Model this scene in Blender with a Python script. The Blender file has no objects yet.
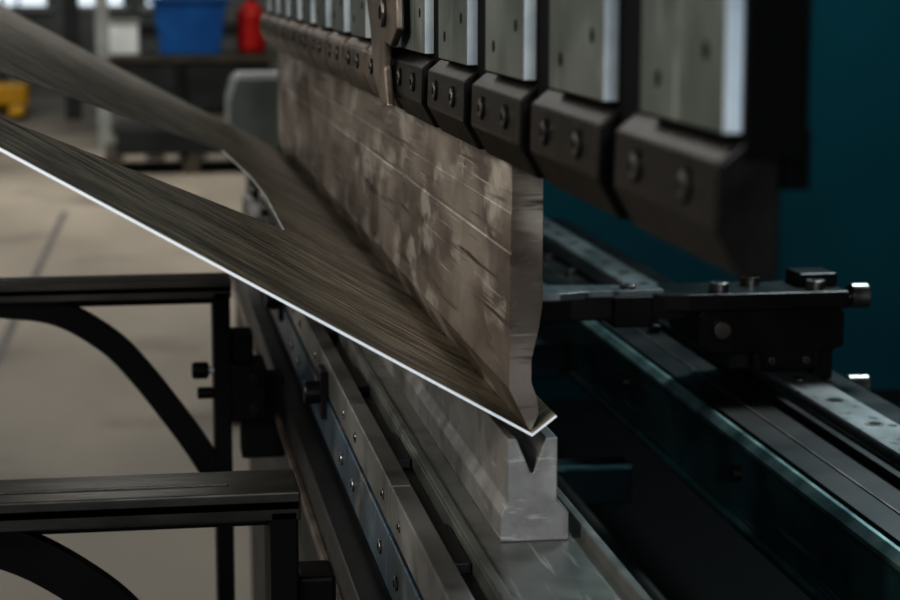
import bpy, bmesh, math, random
from mathutils import Vector, Matrix
from mathutils.geometry import tessellate_polygon
random.seed(3)
ZC = 1.33   # camera height above floor; machine z values below are given relative to it
scene = bpy.context.scene
scene.view_settings.view_transform = 'Standard'
for lk in ('High Contrast','Medium High Contrast'):
    try:
        scene.view_settings.look = lk; print('look', lk); break
    except Exception as ex: print(ex)

# ------------------------------------------------------------------ materials
def mat(name, c1, c2=None, metal=0.0, rough=0.5, scale=8.0, stretch=(1,1,1), detail=6, bump=0.0,
        rvar=0.12, lo=0.35, hi=0.65, spots=None, spot_scale=30, bscale=None, sstretch=(1,1,1), slo=.58, shi=.68, scratch=None, spec=None, bdist=.002):
    m = bpy.data.materials.new(name); m.use_nodes = True
    nt = m.node_tree; N = nt.nodes; L = nt.links
    b = N['Principled BSDF']
    b.inputs['Metallic'].default_value = metal
    if spec is not None: b.inputs['Specular IOR Level'].default_value = spec
    c2 = c2 or tuple(v*0.7 for v in c1)
    tc = N.new('ShaderNodeTexCoord'); mp = N.new('ShaderNodeMapping')
    mp.inputs['Scale'].default_value = stretch
    L.new(tc.outputs['Object'], mp.inputs['Vector'])
    n = N.new('ShaderNodeTexNoise'); n.inputs['Scale'].default_value = scale; n.inputs['Detail'].default_value = detail
    L.new(mp.outputs['Vector'], n.inputs['Vector'])
    r = N.new('ShaderNodeValToRGB')
    r.color_ramp.elements[0].position = lo; r.color_ramp.elements[1].position = hi
    r.color_ramp.elements[0].color = (*c2,1); r.color_ramp.elements[1].color = (*c1,1)
    L.new(n.outputs['Fac'], r.inputs['Fac'])
    col = r.outputs['Color']
    def overlay(col, c, sc, st, a, bb):
        mp2 = N.new('ShaderNodeMapping'); mp2.inputs['Scale'].default_value = st
        L.new(tc.outputs['Object'], mp2.inputs['Vector'])
        n2 = N.new('ShaderNodeTexNoise'); n2.inputs['Scale'].default_value = sc; n2.inputs['Detail'].default_value = 4
        L.new(mp2.outputs['Vector'], n2.inputs['Vector'])
        r2 = N.new('ShaderNodeValToRGB'); r2.color_ramp.elements[0].position=a; r2.color_ramp.elements[1].position=bb
        L.new(n2.outputs['Fac'], r2.inputs['Fac'])
        mx = N.new('ShaderNodeMix'); mx.data_type='RGBA'
        L.new(r2.outputs['Color'], mx.inputs['Factor']); L.new(col, mx.inputs['A']); mx.inputs['B'].default_value=(*c,1)
        return mx.outputs['Result']
    if spots: col = overlay(col, spots, spot_scale, sstretch, slo, shi)
    if scratch:
        for s in (scratch if isinstance(scratch[0][0],(tuple,list)) else [scratch]): col = overlay(col, *s)
    L.new(col, b.inputs['Base Color'])
    mr = N.new('ShaderNodeMapRange')
    mr.inputs['To Min'].default_value = max(0.03, rough-rvar); mr.inputs['To Max'].default_value = min(1, rough+rvar)
    L.new(n.outputs['Fac'], mr.inputs['Value']); L.new(mr.outputs['Result'], b.inputs['Roughness'])
    if bump:
        n3 = N.new('ShaderNodeTexNoise'); n3.inputs['Scale'].default_value = bscale or scale*6
        L.new(mp.outputs['Vector'], n3.inputs['Vector'])
        bp = N.new('ShaderNodeBump'); bp.inputs['Strength'].default_value = bump; bp.inputs['Distance'].default_value=bdist
        L.new(n3.outputs['Fac'], bp.inputs['Height']); L.new(bp.outputs['Normal'], b.inputs['Normal'])
    return m

M = {}
M['sheet'] = mat('oily_sheet_steel', (0.38,0.335,0.24), (0.060,0.052,0.034), 0.3, 0.38, 4, (2,30,2), detail=12, bump=0.6, rvar=.22,
                 lo=.42, hi=.58, spots=(0.055,0.047,0.031), spot_scale=6, sstretch=(1,2.2,1), slo=.46, shi=.72,
                 scratch=(((0.55,0.51,0.42),7,(2.5,45,2.5),.56,.66),((0.015,0.013,0.009),8,(3,36,3),.55,.64)), bscale=22)
M['cut'] = mat('cut_edge_painted_glint', (0.95,0.97,1.0), (0.9,0.94,0.98), 0.0, 0.3, 20)  # near sheet edge: the light it catches is painted in as near-white
M['cut_d'] = mat('cut_edge_painted_dim', (0.42,0.41,0.39), (0.30,0.29,0.28), 0.3, 0.4, 20)  # remaining edges: same cut steel, dimmer light put into a darker colour
M['plate_edge'] = mat('plate_edge_painted_light', (0.66,0.72,0.76), (0.42,0.48,0.52), 0.1, 0.4, 20)  # lit end faces of the holder plates, brightness put into the colour
M['punch'] = mat('ground_tool_steel', (0.40,0.35,0.31), (0.22,0.19,0.167), 0.5, 0.34, 6, (1,1,2.0), bump=0.12, rvar=.2, detail=10, lo=.38, hi=.62, bscale=90,
                 spots=(0.14,0.115,0.098), spot_scale=9, sstretch=(1,.8,1.6), slo=.48, shi=.68,
                 scratch=(((0.52,0.475,0.43),9,(1,1.2,2.2),.55,.64),((0.11,0.09,0.076),14,(1,.35,12),.58,.70),((0.60,0.56,0.52),22,(1,.3,12),.64,.74)))
M['die'] = mat('die_tool_steel', (0.33,0.32,0.305), (0.19,0.182,0.172), 0.45, 0.40, 14, bump=0.15, detail=9, spots=(0.14,0.13,0.12), spot_scale=30, slo=.5, shi=.75, scratch=((.42,.41,.39),40,(1,.5,6),.62,.72))
M['table'] = mat('table_steel', (0.27,0.275,0.255), (0.12,0.125,0.115), 0.5, 0.38, 10, (1,.5,1), bump=0.15, detail=9, spots=(.08,.08,.073), spot_scale=20, slo=.5,shi=.75, scratch=((.36,.36,.34),30,(5,.3,1),.60,.70))
M['rail_f'] = mat('front_rail_steel', (0.24,0.235,0.225), (0.11,0.11,0.105), 0.5, 0.4, 10, (1,.6,1), bump=0.15, detail=9, spots=(.06,.063,.066), spot_scale=16, slo=.5, shi=.75)
M['table_d'] = mat('table_dark_steel', (0.030,0.028,0.026), (0.013,0.012,0.012), 0.2, 0.45, 12, spec=.3)
M['black'] = mat('blackened_steel', (0.012,0.011,0.011), (0.006,0.006,0.006), 0.1, 0.40, 14, bump=0.1, spec=.35)
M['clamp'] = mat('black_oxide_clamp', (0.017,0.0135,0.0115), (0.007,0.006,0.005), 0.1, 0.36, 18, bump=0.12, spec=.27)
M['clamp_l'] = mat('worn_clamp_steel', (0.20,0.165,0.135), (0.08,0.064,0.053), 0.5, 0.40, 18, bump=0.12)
M['plate'] = mat('holder_plate_grey_green', (0.17,0.188,0.170), (0.085,0.097,0.088), 0.3, 0.40, 9, bump=0.1, detail=9, spots=(0.062,0.072,0.065), spot_scale=14, slo=.5, shi=.75, scratch=((.25,.27,.25),22,(1,2,.5),.60,.72))
M['ramdark'] = mat('ram_dark_steel', (0.0035,0.0035,0.004), (0.002,0.002,0.0025), 0.0, 0.7, 10, spec=.12)
M['blue'] = mat('machine_blue_paint', (0.055,0.10,0.135), (0.015,0.028,0.040), 0.1, 0.4, 14, detail=9, spots=(0.10,0.10,0.09), spot_scale=25, bump=.15)
M['teal'] = mat('machine_teal_paint', (0.002,0.085,0.105), (0.0015,0.062,0.078), 0.0, 0.6, 2, spec=.2)
M['teal_d'] = mat('machine_teal_paint_dark', (0.002,0.022,0.026), (0.001,0.012,0.014), 0.0, 0.5, 8, spec=.3)  # darker tone of the machine teal
M['beam'] = mat('gauge_beam_teal', (0.085,0.215,0.215), (0.024,0.070,0.075), 0.2, 0.34, 7, (1,.5,1), bump=0.25, detail=10, spots=(.015,.035,.04), spot_scale=11, slo=.48, shi=.70, scratch=((.22,.34,.34),26,(1,.25,7),.62,.74))
M['beam_e'] = mat('gauge_beam_worn_edge', (0.30,0.42,0.41), (0.10,0.18,0.18), 0.5, 0.35, 20)
M['rail'] = mat('linear_rail_steel', (0.36,0.37,0.37), (0.16,0.165,0.16), 0.7, 0.34, 14, (1,.3,1), detail=9, spots=(.08,.08,.08), spot_scale=60)
M['screw'] = mat('screw_steel', (0.25,0.24,0.22), (0.12,0.11,0.10), 0.8, 0.35, 40)
M['hole'] = mat('screw_socket_dark', (0.006,0.006,0.006), (0.004,0.004,0.004), 0.0, 0.6, 40, spec=.2)
M['arm'] = mat('support_arm_steel', (0.085,0.081,0.072), (0.012,0.0115,0.0105), 0.5, 0.31, 12, (.4,1,1), bump=0.2, detail=10)
M['armk'] = mat('support_arm_black_paint', (0.005,0.005,0.005), (0.003,0.003,0.003), 0.0, 0.5, 12, spec=.15)
M['floor'] = mat('concrete_floor', (0.36,0.325,0.275), (0.24,0.217,0.184), 0.0, 0.6, 0.9, (1,.35,1), detail=8, spots=(0.19,0.172,0.148), spot_scale=1.3, spec=.3)
M['joint'] = mat('floor_joint', (0.15,0.145,0.14), None, 0, 0.7, 5)
M['wallp'] = mat('wall_plaster', (0.46,0.48,0.47), (0.24,0.26,0.26), 0, 0.7, 0.7)
M['wallteal'] = mat('wall_teal_paint', (0.01,0.08,0.09), (0.008,0.06,0.07), 0, 0.6, 1)
M['bluep'] = mat('blue_plastic', (0.01,0.12,0.34), (0.01,0.08,0.25), 0, 0.4, 4)
M['redp'] = mat('red_paint', (0.50,0.02,0.015), (0.38,0.015,0.012), 0, 0.4, 4)
M['yel'] = mat('yellow_paint', (0.65,0.38,0.02), (0.5,0.28,0.02), 0, 0.4, 4)
M['grey'] = mat('grey_enamel', (0.32,0.34,0.32), (0.22,0.23,0.22), 0, 0.45, 4)
M['dgrey'] = mat('dark_grey_enamel', (0.035,0.04,0.04), (0.02,0.022,0.022), 0, 0.5, 4)
M['white'] = mat('white_enamel', (0.80,0.82,0.81), (0.65,0.67,0.67), 0, 0.4, 4)
M['wood'] = mat('bench_wood', (0.10,0.085,0.065), (0.06,0.05,0.04), 0, 0.55, 6, (1,8,1))
M['glass'] = mat('window_daylight_glass', (0.8,0.86,0.92), (0.7,0.78,0.86), 0, 0.2, 1)
_b=M['glass'].node_tree.nodes['Principled BSDF']; _b.inputs['Emission Color'].default_value=(.85,.93,1,1); _b.inputs['Emission Strength'].default_value=.7

# ------------------------------------------------------------------ helpers
def empty(name, loc=(0,0,0)):
    e = bpy.data.objects.new(name, None); e.location = loc
    e.empty_display_size = 0.1
    scene.collection.objects.link(e); return e

def obj_from(name, verts, faces, m, parent=None, bevel=0.0, seg=2, rel=True):
    me = bpy.data.meshes.new(name)
    vs = [(v[0], v[1], v[2]+(ZC if rel else 0)) for v in verts]
    me.from_pydata(vs, [], faces)
    bm = bmesh.new(); bm.from_mesh(me); bmesh.ops.recalc_face_normals(bm, faces=bm.faces); bm.to_mesh(me); bm.free()
    o = bpy.data.objects.new(name, me); scene.collection.objects.link(o)
    for mm in (m if isinstance(m,(list,tuple)) else [m]): me.materials.append(mm)
    if bevel:
        md = o.modifiers.new('bevel','BEVEL'); md.width = bevel; md.segments = seg; md.limit_method='ANGLE'; md.angle_limit = math.radians(25)
    if parent: o.parent = parent
    return o

def box(name, x0,x1,y0,y1,z0,z1, m, parent=None, bevel=0.0, rel=True):
    v = [(x,y,z) for x in (x0,x1) for y in (y0,y1) for z in (z0,z1)]
    f = [(0,1,3,2),(4,6,7,5),(0,4,5,1),(2,3,7,6),(0,2,6,4),(1,5,7,3)]
    return obj_from(name, v, f, m, parent, bevel, 2, rel)

def prism(name, prof, a0, a1, m, parent=None, axis='y', bevel=0.0, rel=True, seg=2):
    n = len(prof)
    def P(p,a):
        if axis=='y': return (p[0],a,p[1])
        if axis=='x': return (a,p[0],p[1])
        return (p[0],p[1],a)
    v = [P(p,a0) for p in prof]+[P(p,a1) for p in prof]
    f = [tuple(range(n)), tuple(range(2*n-1,n-1,-1))]+[(i,(i+1)%n,n+(i+1)%n,n+i) for i in range(n)]
    return obj_from(name, v, f, m, parent, bevel, seg, rel)

def cyl(name, c, r, d, axis, m, parent=None, n=24, r2=None, bevel=0.0, rel=True):
    r2 = r if r2 is None else r2
    def P(a,rr,h):
        x,y = rr*math.cos(a), rr*math.sin(a)
        if axis=='z': return (c[0]+x,c[1]+y,c[2]+h)
        if axis=='y': return (c[0]+x,c[1]+h,c[2]+y)
        return (c[0]+h,c[1]+x,c[2]+y)
    v = [P(2*math.pi*i/n,r,-d/2) for i in range(n)]+[P(2*math.pi*i/n,r2,d/2) for i in range(n)]
    f = [tuple(range(n)), tuple(range(2*n-1,n-1,-1))]+[(i,(i+1)%n,n+(i+1)%n,n+i) for i in range(n)]
    return obj_from(name, v, f, m, parent, bevel, 2, rel)

def screw(name, c, r, axis, sgn, parent, head=0.004, m='screw'):
    """socket-head screw: head disc with a dark hex socket"""
    off = {'x':(sgn,0,0),'y':(0,sgn,0),'z':(0,0,sgn)}[axis]
    cc = [c[i]+off[i]*head/2 for i in range(3)]
    cyl(name, cc, r, head, axis, M[m], parent, 20, bevel=r*0.15)
    cc = [c[i]+off[i]*(head+0.0002) for i in range(3)]
    cyl(name+'_socket', cc, r*0.5, 0.0008, axis, M['hole'], parent, 6)

# ------------------------------------------------------------------ room
box('floor', -9,7,-4,26, -0.1,0.0, M['floor'], rel=False)
box('wall_back', -9,7,26,26.2, 0,6, M['wallp'], rel=False)
box('wall_left', -9.2,-9,-4,26.2, 0,6, M['wallp'], rel=False)
box('wall_right', 7,7.2,-4,26.2, 0,6, M['wallteal'], rel=False)
for k,(xa,xb) in enumerate(((-1.75,-1.05),(-.7,-.1),(.2,.9))):
    e=empty('window_%d'%(k+1))
    box('window_glass', xa,xb,25.94,25.97, .95,2.3, M['glass'], e, rel=False)
    for xx in (xa-.04,(xa+xb)/2-.02,xb): box('window_mullion', xx,xx+.04,25.91,25.98,.9,2.35,M['dgrey'],e,rel=False)
    box('window_sill', xa-.08,xb+.08,25.85,25.98,.88,.95,M['white'],e,rel=False)
fj = empty('floor_joint_lines')
for i,(xa,ya,xb,yb) in enumerate([(-.56,4.2,-.40,11.5),(-1.62,4,-2.6,24)]):
    w=0.016
    obj_from('joint_%d'%i, [(xa-w,ya,0.003),(xa+w,ya,0.003),(xb+w,yb,0.003),(xb-w,yb,0.003)], [(0,1,2,3)], M['joint'], fj, rel=False)

# ------------------------------------------------------------------ press brake body
pb = empty('press_brake')
Y1, Y2 = 0.60, 3.62
box('table_top_plate', .221,.309, Y1,Y2, -.425,-.390, M['table'], pb, .0012)
box('table_rear_lip', .303,.3095, Y1,Y2, -.391,-.381, M['table'], pb, .001)
box('die_seat_lip', .2215,.2275, Y1,Y2, -.391,-.386, M['table'], pb, .001)
box('table_slot', .206,.221, Y1,Y2, -.425,-.404, M['table_d'], pb)
y = Y1; k = 0
while y < Y2-.01:
    ye = min(y+.30, Y2)
    box('front_rail_%d'%k, .190,.207, y+.001, ye-.001, -.428,-.392, M['rail_f'], pb, .0015)
    box('front_rail_lower_%d'%k, .188,.207, y+.001, ye-.001, -.478,-.431, M['blue'], pb, .0015)
    for yy in (y+.05, y+.25):
        if yy<Y2:
            screw('front_rail_screw_%d_%d'%(k,int(yy*100)), (.190,yy,-.411), .005,'x',-1,pb,.001)
            screw('front_rail_lower_screw_%d_%d'%(k,int(yy*100)), (.188,yy,-.455), .006,'x',-1,pb,.002)
    box('wedge_block_%d'%k, .207,.220, y+.10, y+.20, -.404,-.396, M['black'], pb, .001)
    y = ye; k += 1
box('lower_beam', .194,.300, Y1,Y2, -.640,-.425, M['blue'], pb, .002)
box('front_step', .176,.194, Y1,Y2, -.640,-.560, M['table_d'], pb, .002)
box('arm_guide_rail', .166,.194, Y1,Y2, -.535,-.490, M['black'], pb, .002)
box('arm_guide_rail_lip', .160,.166, Y1,Y2, -.535,-.525, M['clamp_l'], pb, .001)
box('bed_body', .196,.34, Y1,Y2, -1.33,-.640, M['black'], pb, .003)
# ram
box('ram_front', .2365,.262, .755,Y2, -.072,.90, M['ramdark'], pb, .001)
box('ram_toe', .2525,.264, .757,Y2, -.084,-.06, M['ramdark'], pb, .001)
box('ram_body', .262,.318, .99,Y2, -.06,.90, M['ramdark'], pb, .002)
P = .2045; Yc = .757
for n in range(14):
    y0 = Yc+P*n; y1 = y0+(.172 if n<5 else .188)
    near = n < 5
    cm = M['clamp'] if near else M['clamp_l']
    pr = [(.252,-.064),(.237,-.064),(.2262,-.073),(.2255,-.100),(.2370,-.120),(.252,-.120)]
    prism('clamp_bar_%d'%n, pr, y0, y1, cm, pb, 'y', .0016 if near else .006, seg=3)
    for yy in (.045,.128):
        cyl('clamp_screw_ring_%d'%n, (.2256,y0+yy,-.086), .0078,.002,'x', M['hole'], pb, 20, bevel=.0004)
        screw('clamp_screw_%d'%n, (.2248,y0+yy,-.086), .0060,'x',-1,pb,.0014,'screw')
    if n!=5:
        box('holder_plate_%d'%n, .2290,.2365, y0+.004,y0+.136, -.062,.45, M['plate'], pb, .0008)
        box('holder_plate_edge_%d'%n, .2292,.2363, y0+.0030,y0+.0042, -.0615,.45, M['plate_edge'], pb)  # thin strip added to carry the painted light of the plate end
        for (yy,zz) in ((.030,.005),(.105,.005),(.030,-.03),(.105,-.045),(.030,.09),(.105,.09)):
            cyl('plate_hole_%d'%n, (.2289,y0+yy,zz), .0038,.0006,'x', M['hole'], pb, 16)
lev=[(1.90,.02),(1.72,.02),(1.66,-.015),(1.655,-.045),(1.70,-.060),(1.735,-.058),(1.74,-.08),(1.72,-.112),(1.77,-.112),(1.82,-.085),(1.84,-.05),(1.87,-.02)]
prism('release_lever', lev, .2165,.2235, M['clamp_l'], pb, 'x', .002)
box('release_lever_mount', .2235,.2375,1.72,1.88,-.062,.3,M['plate'],pb,.001)
screw('lever_screw_a',(.2165,1.735,-.032),.013,'x',-1,pb,.004)
screw('lever_screw_b',(.2165,1.72,.005),.008,'x',-1,pb,.003)
prism('side_frame_far', [(.34,-1.33),(2.6,-1.33),(2.6,1.6),(.1,1.6),(.1,.5),(.34,.2)], 3.66,3.74, M['teal'], pb, 'y', .004)
box('rear_base', .45,1.9, 1.2,3.66, -1.33,-.80, M['ramdark'], pb, .01)
for i,(yy,zz) in enumerate(((2.75,-.52),(3.2,-.50),(2.35,-.60))):
    box('cross_member_%d'%i, .302,.600, yy,yy+.05, zz-.05,zz, M['teal_d'], pb, .003)
    box('cross_member_edge_%d'%i, .302,.600, yy-.002,yy+.004, zz-.004,zz+.002, M['beam'], pb, .001)
box('lower_rear_skirt', .36,.600, 3.55,3.60, -1.2,-.46, M['teal_d'], pb, .003)
for i,yy in enumerate((2.02,2.62)):
    cyl('table_knob_%d'%i,(.178,yy,-.425),.012,.024,'x',M['black'],pb,20,bevel=.002)
    box('table_knob_base_%d'%i,.182,.190,yy-.02,yy+.02,-.45,-.40,M['black'],pb,.001)

# ------------------------------------------------------------------ punch
pu = empty('press_brake_punch')
prof = [(.2525,-.1205),(.2525,-.1600),(.2520,-.1605),(.2520,-.1850),(.2528,-.1856),(.2528,-.1880),(.2518,-.1886),
        (.2512,-.282),(.2655,-.3118),(.2675,-.3118),(.2725,-.300),(.2712,-.289),(.2672,-.278),(.2672,-.262),(.2722,-.240),(.2745,-.225),(.2745,-.1205)]
segs=[1.33,1.53,1.73,2.03,2.33,2.63,2.93,3.23,3.53]
for i in range(len(segs)-1):
    prism('punch_segment_%d'%i, prof, segs[i]+(.0004 if i else 0), segs[i+1]-.0004, M['punch'], pu, 'y', .0006)

# ------------------------------------------------------------------ die
di = empty('v_die')
dp = [(.2500,-.3165),(.2562,-.3165),(.2660,-.341),(.2680,-.341),(.2765,-.3165),(.2850,-.3165),(.2850,-.362),(.2935,-.370),(.2935,-.390),
      (.2450,-.390),(.2450,-.371),(.2500,-.362)]
ds=[1.325,1.74,2.155,2.57,2.985,3.4,3.55]
for i in range(len(ds)-1):
    prism('die_segment_%d'%i, dp, ds[i]+(.0005 if i else 0), ds[i+1]-.0005, M['die'], di, 'y', .0008)

# ------------------------------------------------------------------ bent sheet
T = .0020; A = .574
def zl(x): return -.3122 + A*(.2662-x)
poly = [(.2662,1.322),(-.215,1.322),(-.2,1.352),(-.0975,1.514),(.1155,1.851),(.139,1.885),(.143,2.20),(.137,2.40),(.112,2.62),(-.123,1.93),(-.25,1.60),(-.25,3.17),(-.06,3.25),(.2,3.49),(.2662,3.50)]
def sheet_mesh():
    nx, nz = A/math.hypot(A,1), 1/math.hypot(A,1)
    n=len(poly)
    V=[(x,y,zl(x)+ZC) for x,y in poly]+[(x-T*nx,y,zl(x)-T*nz+ZC) for x,y in poly]
    V[n]=(.2662,1.322,-.3122-T*1.15+ZC); V[2*n-1]=(.2662,3.50,-.3122-T*1.15+ZC)
    fl=.0205; fx=.2662+fl*.80; fz=-.3122+fl*.62
    V+=[(fx,1.322,fz+ZC),(fx,3.50,fz+ZC),(fx+.6*T,1.322,fz-.8*T+ZC),(fx+.6*T,3.50,fz-.8*T+ZC)]
    a,b,c,d=2*n,2*n+1,2*n+2,2*n+3
    tris=tessellate_polygon([[Vector((x,y,0)) for x,y in poly]])
    F=[];mi=[]
    for t in tris: F.append(tuple(t)); mi.append(0); F.append(tuple(i+n for i in reversed(t))); mi.append(0)
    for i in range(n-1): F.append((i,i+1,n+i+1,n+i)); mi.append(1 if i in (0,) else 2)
    F.append((0,n-1,b,a)); mi.append(0); F.append((n,2*n-1,d,c)); mi.append(0)
    for q in ((0,a,c,n),(n-1,b,d,2*n-1),(a,b,d,c)): F.append(q); mi.append(2)
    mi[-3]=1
    me=bpy.data.meshes.new('bent_sheet_metal'); me.from_pydata(V,[],F)
    for p,k in zip(me.polygons,mi): p.material_index=k
    bm=bmesh.new(); bm.from_mesh(me); bmesh.ops.recalc_face_normals(bm,faces=bm.faces); bm.to_mesh(me); bm.free()
    for k in ('sheet','cut','cut_d'): me.materials.append(M[k])
    o=bpy.data.objects.new('bent_sheet_metal', me); scene.collection.objects.link(o)
sheet_mesh()

# ------------------------------------------------------------------ support arms
def support_arm(Yf, name):
    e = empty(name)
    w=.068
    box('arm_top', -.42,.110, Yf,Yf+w, -.374,-.360, M['arm'], e, .0015)
    box('arm_front_flange', -.42,.110, Yf,Yf+.006, -.381,-.366, M['arm'], e, .0012)
    box('arm_top_rail', -.42,.060, Yf+.024,Yf+.028, -.3605,-.3582, M['arm'], e, .0008)
    box('arm_post', .088,.108, Yf,Yf+.03, -.78,-.374, M['armk'], e, .0015)
    box('arm_post_web', .088,.094, Yf+.03,Yf+w, -.78,-.374, M['armk'], e, .001)
    box('arm_underside_bar', -.42,.09, Yf+.03,Yf+.04, -.392,-.372, M['armk'], e, .001)
    pts=[(-.42,-.370),(-.30,-.372),(-.162,-.385),(-.093,-.397),(-.035,-.433),(.000,-.471),(.029,-.510),(.062,-.558),(.094,-.612)]
    hw=.015; up=[];dn=[]
    sm=[]
    for i in range(len(pts)-1):
        p0=pts[max(i-1,0)];p1=pts[i];p2=pts[i+1];p3=pts[min(i+2,len(pts)-1)]
        for s in range(6):
            t=s/6
            sm.append(tuple(.5*((2*p1[k])+(-p0[k]+p2[k])*t+(2*p0[k]-5*p1[k]+4*p2[k]-p3[k])*t*t+(-p0[k]+3*p1[k]-3*p2[k]+p3[k])*t**3) for k in (0,1)))
    sm.append(pts[-1])
    for i,p in enumerate(sm):
        a=sm[max(i-1,0)]; b=sm[min(i+1,len(sm)-1)]
        d=Vector((b[0]-a[0],b[1]-a[1])).normalized(); nn=(-d.y,d.x)
        up.append((p[0]+nn[0]*hw,p[1]+nn[1]*hw)); dn.append((p[0]-nn[0]*hw,p[1]-nn[1]*hw))
    prism('arm_gusset', up+dn[::-1], Yf+.010,Yf+.026, M['armk'], e, 'y', .001)
    box('carriage_plate', .108,.150, Yf-.01,Yf+.06, -.53,-.462, M['armk'], e, .003)
    box('carriage_block', .120,.172, Yf+.005,Yf+.055, -.58,-.480, M['armk'], e, .003)
    box('carriage_upper', .108,.135, Yf+.005,Yf+.05, -.462,-.425, M['armk'], e, .003)
    cyl('carriage_knob', (.072,Yf+.02,-.472), .010,.020,'x', M['armk'], e, 18, bevel=.003)
    cyl('carriage_knob_stem', (.092,Yf+.02,-.472), .004,.03,'x', M['rail'], e, 12)
    cyl('carriage_knob_low', (.078,Yf+.02,-.500), .007,.02,'x', M['armk'], e, 18, bevel=.002)
    for zz in (-.478,-.515):
        screw('carriage_screw', (.135,Yf-.01,zz), .006,'y',-1,e,.004,'black')
    return e
support_arm(1.372,'sheet_support_arm')
support_arm(2.372,'sheet_support_arm.001')

# ------------------------------------------------------------------ back gauge
bg = empty('back_gauge')
By0,By1=.9,3.64
prism('gauge_beam', [(.600,-.548),(.600,-.470),(.606,-.464),(.800,-.464),(.800,-.548)], By0,By1, M['beam'], bg,'y',.002)
prism('gauge_beam_edge', [(.5985,-.474),(.5985,-.469),(.606,-.4625),(.611,-.4625),(.611,-.465),(.601,-.474)], By0,By1, M['beam_e'], bg,'y',.0006)
box('gauge_beam_lower_flange', .592,.640, By0,By1,-.556,-.548, M['beam'], bg, .0015)
box('beam_top_cover', .614,.680, By0,By1,-.464,-.4605, M['table_d'], bg, .0008)
box('beam_edge_strip', .680,.694, By0,By1,-.464,-.452, M['black'], bg, .001)
box('cover_seam', .645,.648, By0,By1,-.4606,-.4595, M['clamp_l'], bg, .0004)
prism('linear_rail', [(.694,-.464),(.694,-.455),(.698,-.451),(.694,-.447),(.694,-.442),(.696,-.440),(.742,-.440),(.744,-.442),(.744,-.447),(.740,-.451),(.744,-.455),(.744,-.464)],
      By0,By1, M['rail'], bg,'y',.0006)
box('rail_rear_gutter', .752,.790, By0,By1,-.464,-.450, M['black'], bg, .001)
yy=By0+.03; i=0
while yy<By1:
    cyl('rail_hole_%d'%i, (.719,yy,-.4398), .0095,.0008,'z', M['screw'], bg, 20)
    cyl('rail_hole_in_%d'%i, (.719,yy,-.4394), .006,.0008,'z', M['hole'], bg, 20)
    yy+=.115; i+=1
for i,yy in enumerate((1.44,1.91,2.38,2.85,3.32)):
    cyl('beam_bolt_%d'%i, (.596,yy,-.500), .0085,.010,'x', M['clamp'], bg, 18, bevel=.001)
    cyl('beam_bolt_socket_%d'%i, (.5905,yy,-.500), .0042,.001,'x', M['hole'], bg, 6)
for i,yy in enumerate([2.5+.17*k for k in range(7)]):
    screw('cover_bolt_%d'%i,(.665,yy,-.4605),.008,'z',1,bg,.010)
Yg=2.13
box('carriage_shoe', .680,.760, Yg-.004,Yg+.13, -.440,-.409, M['black'], bg, .002)
box('carriage_shoe_cap', .690,.750, Yg-.010,Yg-.004, -.438,-.416, M['clamp'], bg, .002)
for xx in (.700,.740): screw('shoe_screw',(xx,Yg-.010,-.427),.004,'y',-1,bg,.002,'clamp_l')
prism('carriage_body', [(.614,-.408),(.614,-.372),(.622,-.368),(.776,-.368),(.784,-.374),(.784,-.412),(.768,-.418),(.632,-.418)], Yg-.01,Yg+.11, M['clamp'], bg,'y',.002)
box('carriage_lower', .655,.770, Yg+.01,Yg+.12, -.440,-.412, M['black'], bg, .002)
prism('gauge_top_plate', [(.560,Yg-.01),(.600,Yg-.02),(.785,Yg-.02),(.785,Yg+.07),(.600,Yg+.07),(.560,Yg+.05)], -.368,-.3485, M['clamp'], bg,'z',.002)
prism('gauge_finger', [(.415,Yg-.004),(.430,Yg-.014),(.470,Yg-.010),(.60,Yg-.014),(.60,Yg+.045),(.470,Yg+.045),(.415,Yg+.05)], -.376,-.350, M['clamp'], bg,'z',.002)
prism('gauge_finger_tip', [(.410,Yg-.02),(.455,Yg-.02),(.49,Yg-.008),(.575,Yg-.008),(.575,Yg+.03),(.49,Yg+.04),(.410,Yg+.05)], -.352,-.3435, M['rail'], bg,'z',.001)
box('finger_clamp', .515,.560, Yg-.020,Yg+.055, -.383,-.349, M['clamp'], bg, .002)
screw('finger_bolt',(.538,Yg+.01,-.3435),.009,'z',1,bg,.004)
for x_,y_ in ((.640,Yg+.0),(.690,Yg+.045),(.752,Yg+.0)):
    cyl('plate_bolt', (x_,y_,-.344), .011,.012,'z', M['screw'], bg, 20, bevel=.001)
    cyl('plate_bolt_socket', (x_,y_,-.3376), .0055,.001,'z', M['hole'], bg, 6)
cyl('front_bolt',(.640,Yg-.014,-.390),.010,.010,'y',M['clamp_l'],bg,20,bevel=.001)
box('stop_tower', .740,.785, Yg+.02,Yg+.07, -.351,-.334, M['clamp'], bg, .002)
cyl('adjust_knob', (.803,Yg+.0,-.357), .014,.022,'x', M['screw'], bg, 24, bevel=.002)
cyl('adjust_knob_stem', (.786,Yg+.0,-.357), .006,.02,'x', M['screw'], bg, 16)
cyl('lock_knob', (.805,Yg+.0,-.462), .014,.026,'x', M['screw'], bg, 24, bevel=.002)
cyl('lock_knob_stem', (.785,Yg+.0,-.458), .005,.03,'x', M['clamp'], bg, 16)
box('lock_knob_base', .752,.775, Yg,Yg+.06,-.475,-.41, M['black'], bg,.002)
cyl('ball_screw', (.50,2.3,-.62), .014,2.7,'y', M['table_d'], bg, 20)

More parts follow.
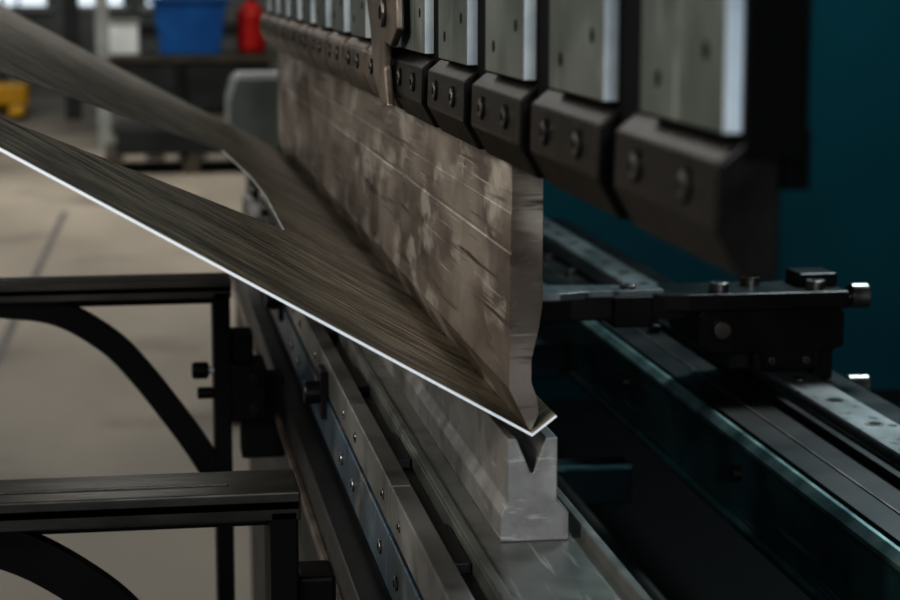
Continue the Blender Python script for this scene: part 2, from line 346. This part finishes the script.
# ------------------------------------------------------------------ background workshop
ped = empty('operator_pedestal')
box('pedestal_column', .34,.43, 6.0,6.2, 0,.80, M['dgrey'], ped, .01, rel=False)
prism('pedestal_console', [(.28,.82),(.47,.82),(.47,.96),(.45,1.03),(.30,1.03),(.28,.96)], 5.95,6.25, M['grey'], ped, 'y', .01, rel=False)
box('pedestal_foot', .26,.50, 5.9,6.3, 0,.05, M['dgrey'], ped, .01, rel=False)
box('pedestal_papers', .31,.44, 6.0,6.18, 1.03,1.04, M['white'], ped, .001, rel=False)

def bench(name, x0,x1,y0,y1,h):
    e=empty(name)
    box('bench_top', x0,x1,y0,y1,h-.05,h, M['wood'], e, .005, rel=False)
    for xx in (x0+.05,x1-.11):
        for yy in (y0+.05,y1-.11):
            box('bench_leg', xx,xx+.06,yy,yy+.06,0,h-.05, M['dgrey'], e, .003, rel=False)
    box('bench_drawer', x0+.15,x0+.7,y0+.03,y1-.05,h-.35,h-.05, M['dgrey'], e, .005, rel=False)
    box('bench_drawer', x0+.8,x0+1.5,y0+.03,y1-.05,h-.45,h-.05, M['dgrey'], e, .005, rel=False)
    box('bench_shelf', x0+.05,x1-.05,y0+.05,y1-.05,.2,.24, M['dgrey'], e, .003, rel=False)
    return e
bench('workbench', -.35,1.9,17.0,17.9,.66)
bench('workbench.001', -3.6,-1.5,21.5,22.4,.75)
b=empty('blue_storage_bin')
prism('bin_shell', [(.24,.665),(.74,.665),(.80,1.12),(.18,1.12)], 17.15,17.6, M['bluep'], b,'y',.01, rel=False)
box('bin_rim', .15,.83,17.12,17.63,1.10,1.15, M['bluep'], b,.01, rel=False)
r_=empty('red_gas_canister')
cyl('canister_body', (1.02,17.4,.85), .125,.36,'z', M['redp'], r_, 28, bevel=.03, rel=False)
cyl('canister_neck', (1.02,17.4,1.07), .10,.08,'z', M['redp'], r_, 28, r2=.04, rel=False)
cyl('canister_cap', (1.02,17.4,1.14), .04,.06,'z', M['dgrey'], r_, 20, rel=False)
pc=empty('parts_carton')
box('carton_body', -.22,.06,17.2,17.5,.665,.92,M['white'],pc,.01,rel=False)
box('carton_lid', -.235,.075,17.185,17.515,.92,.96,M['grey'],pc,.01,rel=False)
yt=empty('yellow_pallet_truck')
box('truck_body', -1.50,-1.00,19.9,20.2,.06,.30, M['yel'], yt,.05, rel=False)
box('truck_fork_a', -1.50,-1.36,18.9,19.95,.05,.12, M['yel'], yt,.01, rel=False)
box('truck_fork_b', -1.14,-1.00,18.9,19.95,.05,.12, M['yel'], yt,.01, rel=False)
cyl('truck_handle', (-1.25,20.15,.75), .025,.9,'z', M['dgrey'], yt, 12, rel=False)
cyl('truck_wheel', (-1.25,20.1,.09), .09,.1,'x', M['dgrey'], yt, 20, rel=False)
for i,(x,y,w) in enumerate(((-.27,15.5,.10),(-.62,19,.14))):
    e=empty('steel_column' if i==0 else 'steel_column.001')
    box('column_flange_a', x,x+w,y,y+.02,0,5, M['dgrey'] if i else M['grey'], e, rel=False)
    box('column_web', x+w/2-.01,x+w/2+.01,y+.02,y+.18,0,5, M['dgrey'], e, rel=False)
    box('column_flange_b', x,x+w,y+.18,y+.2,0,5, M['dgrey'], e, rel=False)
mc=empty('milling_machine')
box('machine_base', .1,.9,19.5,20.4,0,.6,M['dgrey'],mc,.03,rel=False)
box('machine_column', .3,.75,19.9,20.4,.6,1.9,M['grey'],mc,.04,rel=False)
box('machine_table', -.1,1.1,19.4,19.8,.75,.87,M['dgrey'],mc,.01,rel=False)
box('machine_head', .35,.7,19.3,19.95,1.35,1.75,M['white'],mc,.04,rel=False)
cyl('machine_spindle', (.52,19.5,1.2),.07,.32,'z',M['dgrey'],mc,20,rel=False)
cb=empty('storage_cabinet')
box('cabinet_body', -2.6,-1.9,24,24.6,0.05,1.9,M['grey'],cb,.01,rel=False)
box('cabinet_door_a', -2.58,-2.26,23.97,24,.1,1.85,M['white'],cb,.005,rel=False)
box('cabinet_door_b', -2.24,-1.92,23.97,24,.1,1.85,M['white'],cb,.005,rel=False)
box('cabinet_plinth', -2.55,-1.95,24.02,24.55,0,.06,M['dgrey'],cb,rel=False)
sp=empty('stacked_sheet_pallet')
for i in range(5): box('pallet_slat', -.2+i*.28,-.08+i*.28,13.6,14.6,.10,.13,M['wood'],sp,rel=False)
for i in range(3): box('pallet_block', -.2+i*.52,-.08+i*.52,13.6,14.6,0,.10,M['wood'],sp,rel=False)
box('sheet_stack', -.12,1.0,13.65,14.5,.13,.30,M['dgrey'],sp,.003,rel=False)

# ------------------------------------------------------------------ lights
def area(name, loc, target, size, energy, col, sy=None):
    l=bpy.data.lights.new(name,'AREA'); l.energy=energy; l.color=col; l.size=size
    if sy: l.shape='RECTANGLE'; l.size_y=sy
    o=bpy.data.objects.new(name,l); o.location=loc
    o.rotation_euler=(Vector(target)-Vector(loc)).to_track_quat('-Z','Y').to_euler()
    scene.collection.objects.link(o); return o
area('shop_light_key', (-1.5,.6,2.3), (.3,1.7,1.05), .5, 34, (1,.95,.88))
area('added_front_light', (.1,-3.2,2.3), (.1,1.4,1.0), .6, 72, (.84,.92,1))  # unseen lamp added to brighten faces turned towards the camera
area('shop_light_bay', (-2.5,12,5.6), (-1.5,12,0), 5, 600, (1,.96,.90), 14)
area('shop_light_window', (-8,8,3.5), (0,6,.8), 3, 130, (.85,.93,1), 8)
area('added_rear_light', (1.6,3.3,2.6), (1.0,2.4,.9), .5, 30, (.85,.97,1))  # added lamp, out of view: lifts the gauge side and rail highlights
w=bpy.data.worlds.new('workshop_ambient'); scene.world=w; w.use_nodes=True
w.node_tree.nodes['Background'].inputs[0].default_value=(.75,.82,.9,1)
w.node_tree.nodes['Background'].inputs[1].default_value=.04

# ------------------------------------------------------------------ camera
cam=bpy.data.cameras.new('camera'); co=bpy.data.objects.new('camera',cam); scene.collection.objects.link(co)
th=math.atan(.1625); ps=math.atan(.16*math.cos(th))
fw=Vector((math.sin(ps)*math.cos(th), math.cos(ps)*math.cos(th), -math.sin(th)))
rt=Vector((math.cos(ps),-math.sin(ps),0)); up=rt.cross(fw)
mt=Matrix((rt,up,-fw)).transposed().to_4x4(); mt.translation=Vector((0,0,ZC))
co.matrix_world=mt
cam.sensor_width=36; cam.lens=80; cam.clip_start=.02; cam.clip_end=100
cam.dof.use_dof=True; cam.dof.focus_distance=1.58; cam.dof.aperture_fstop=8.5
scene.camera=co
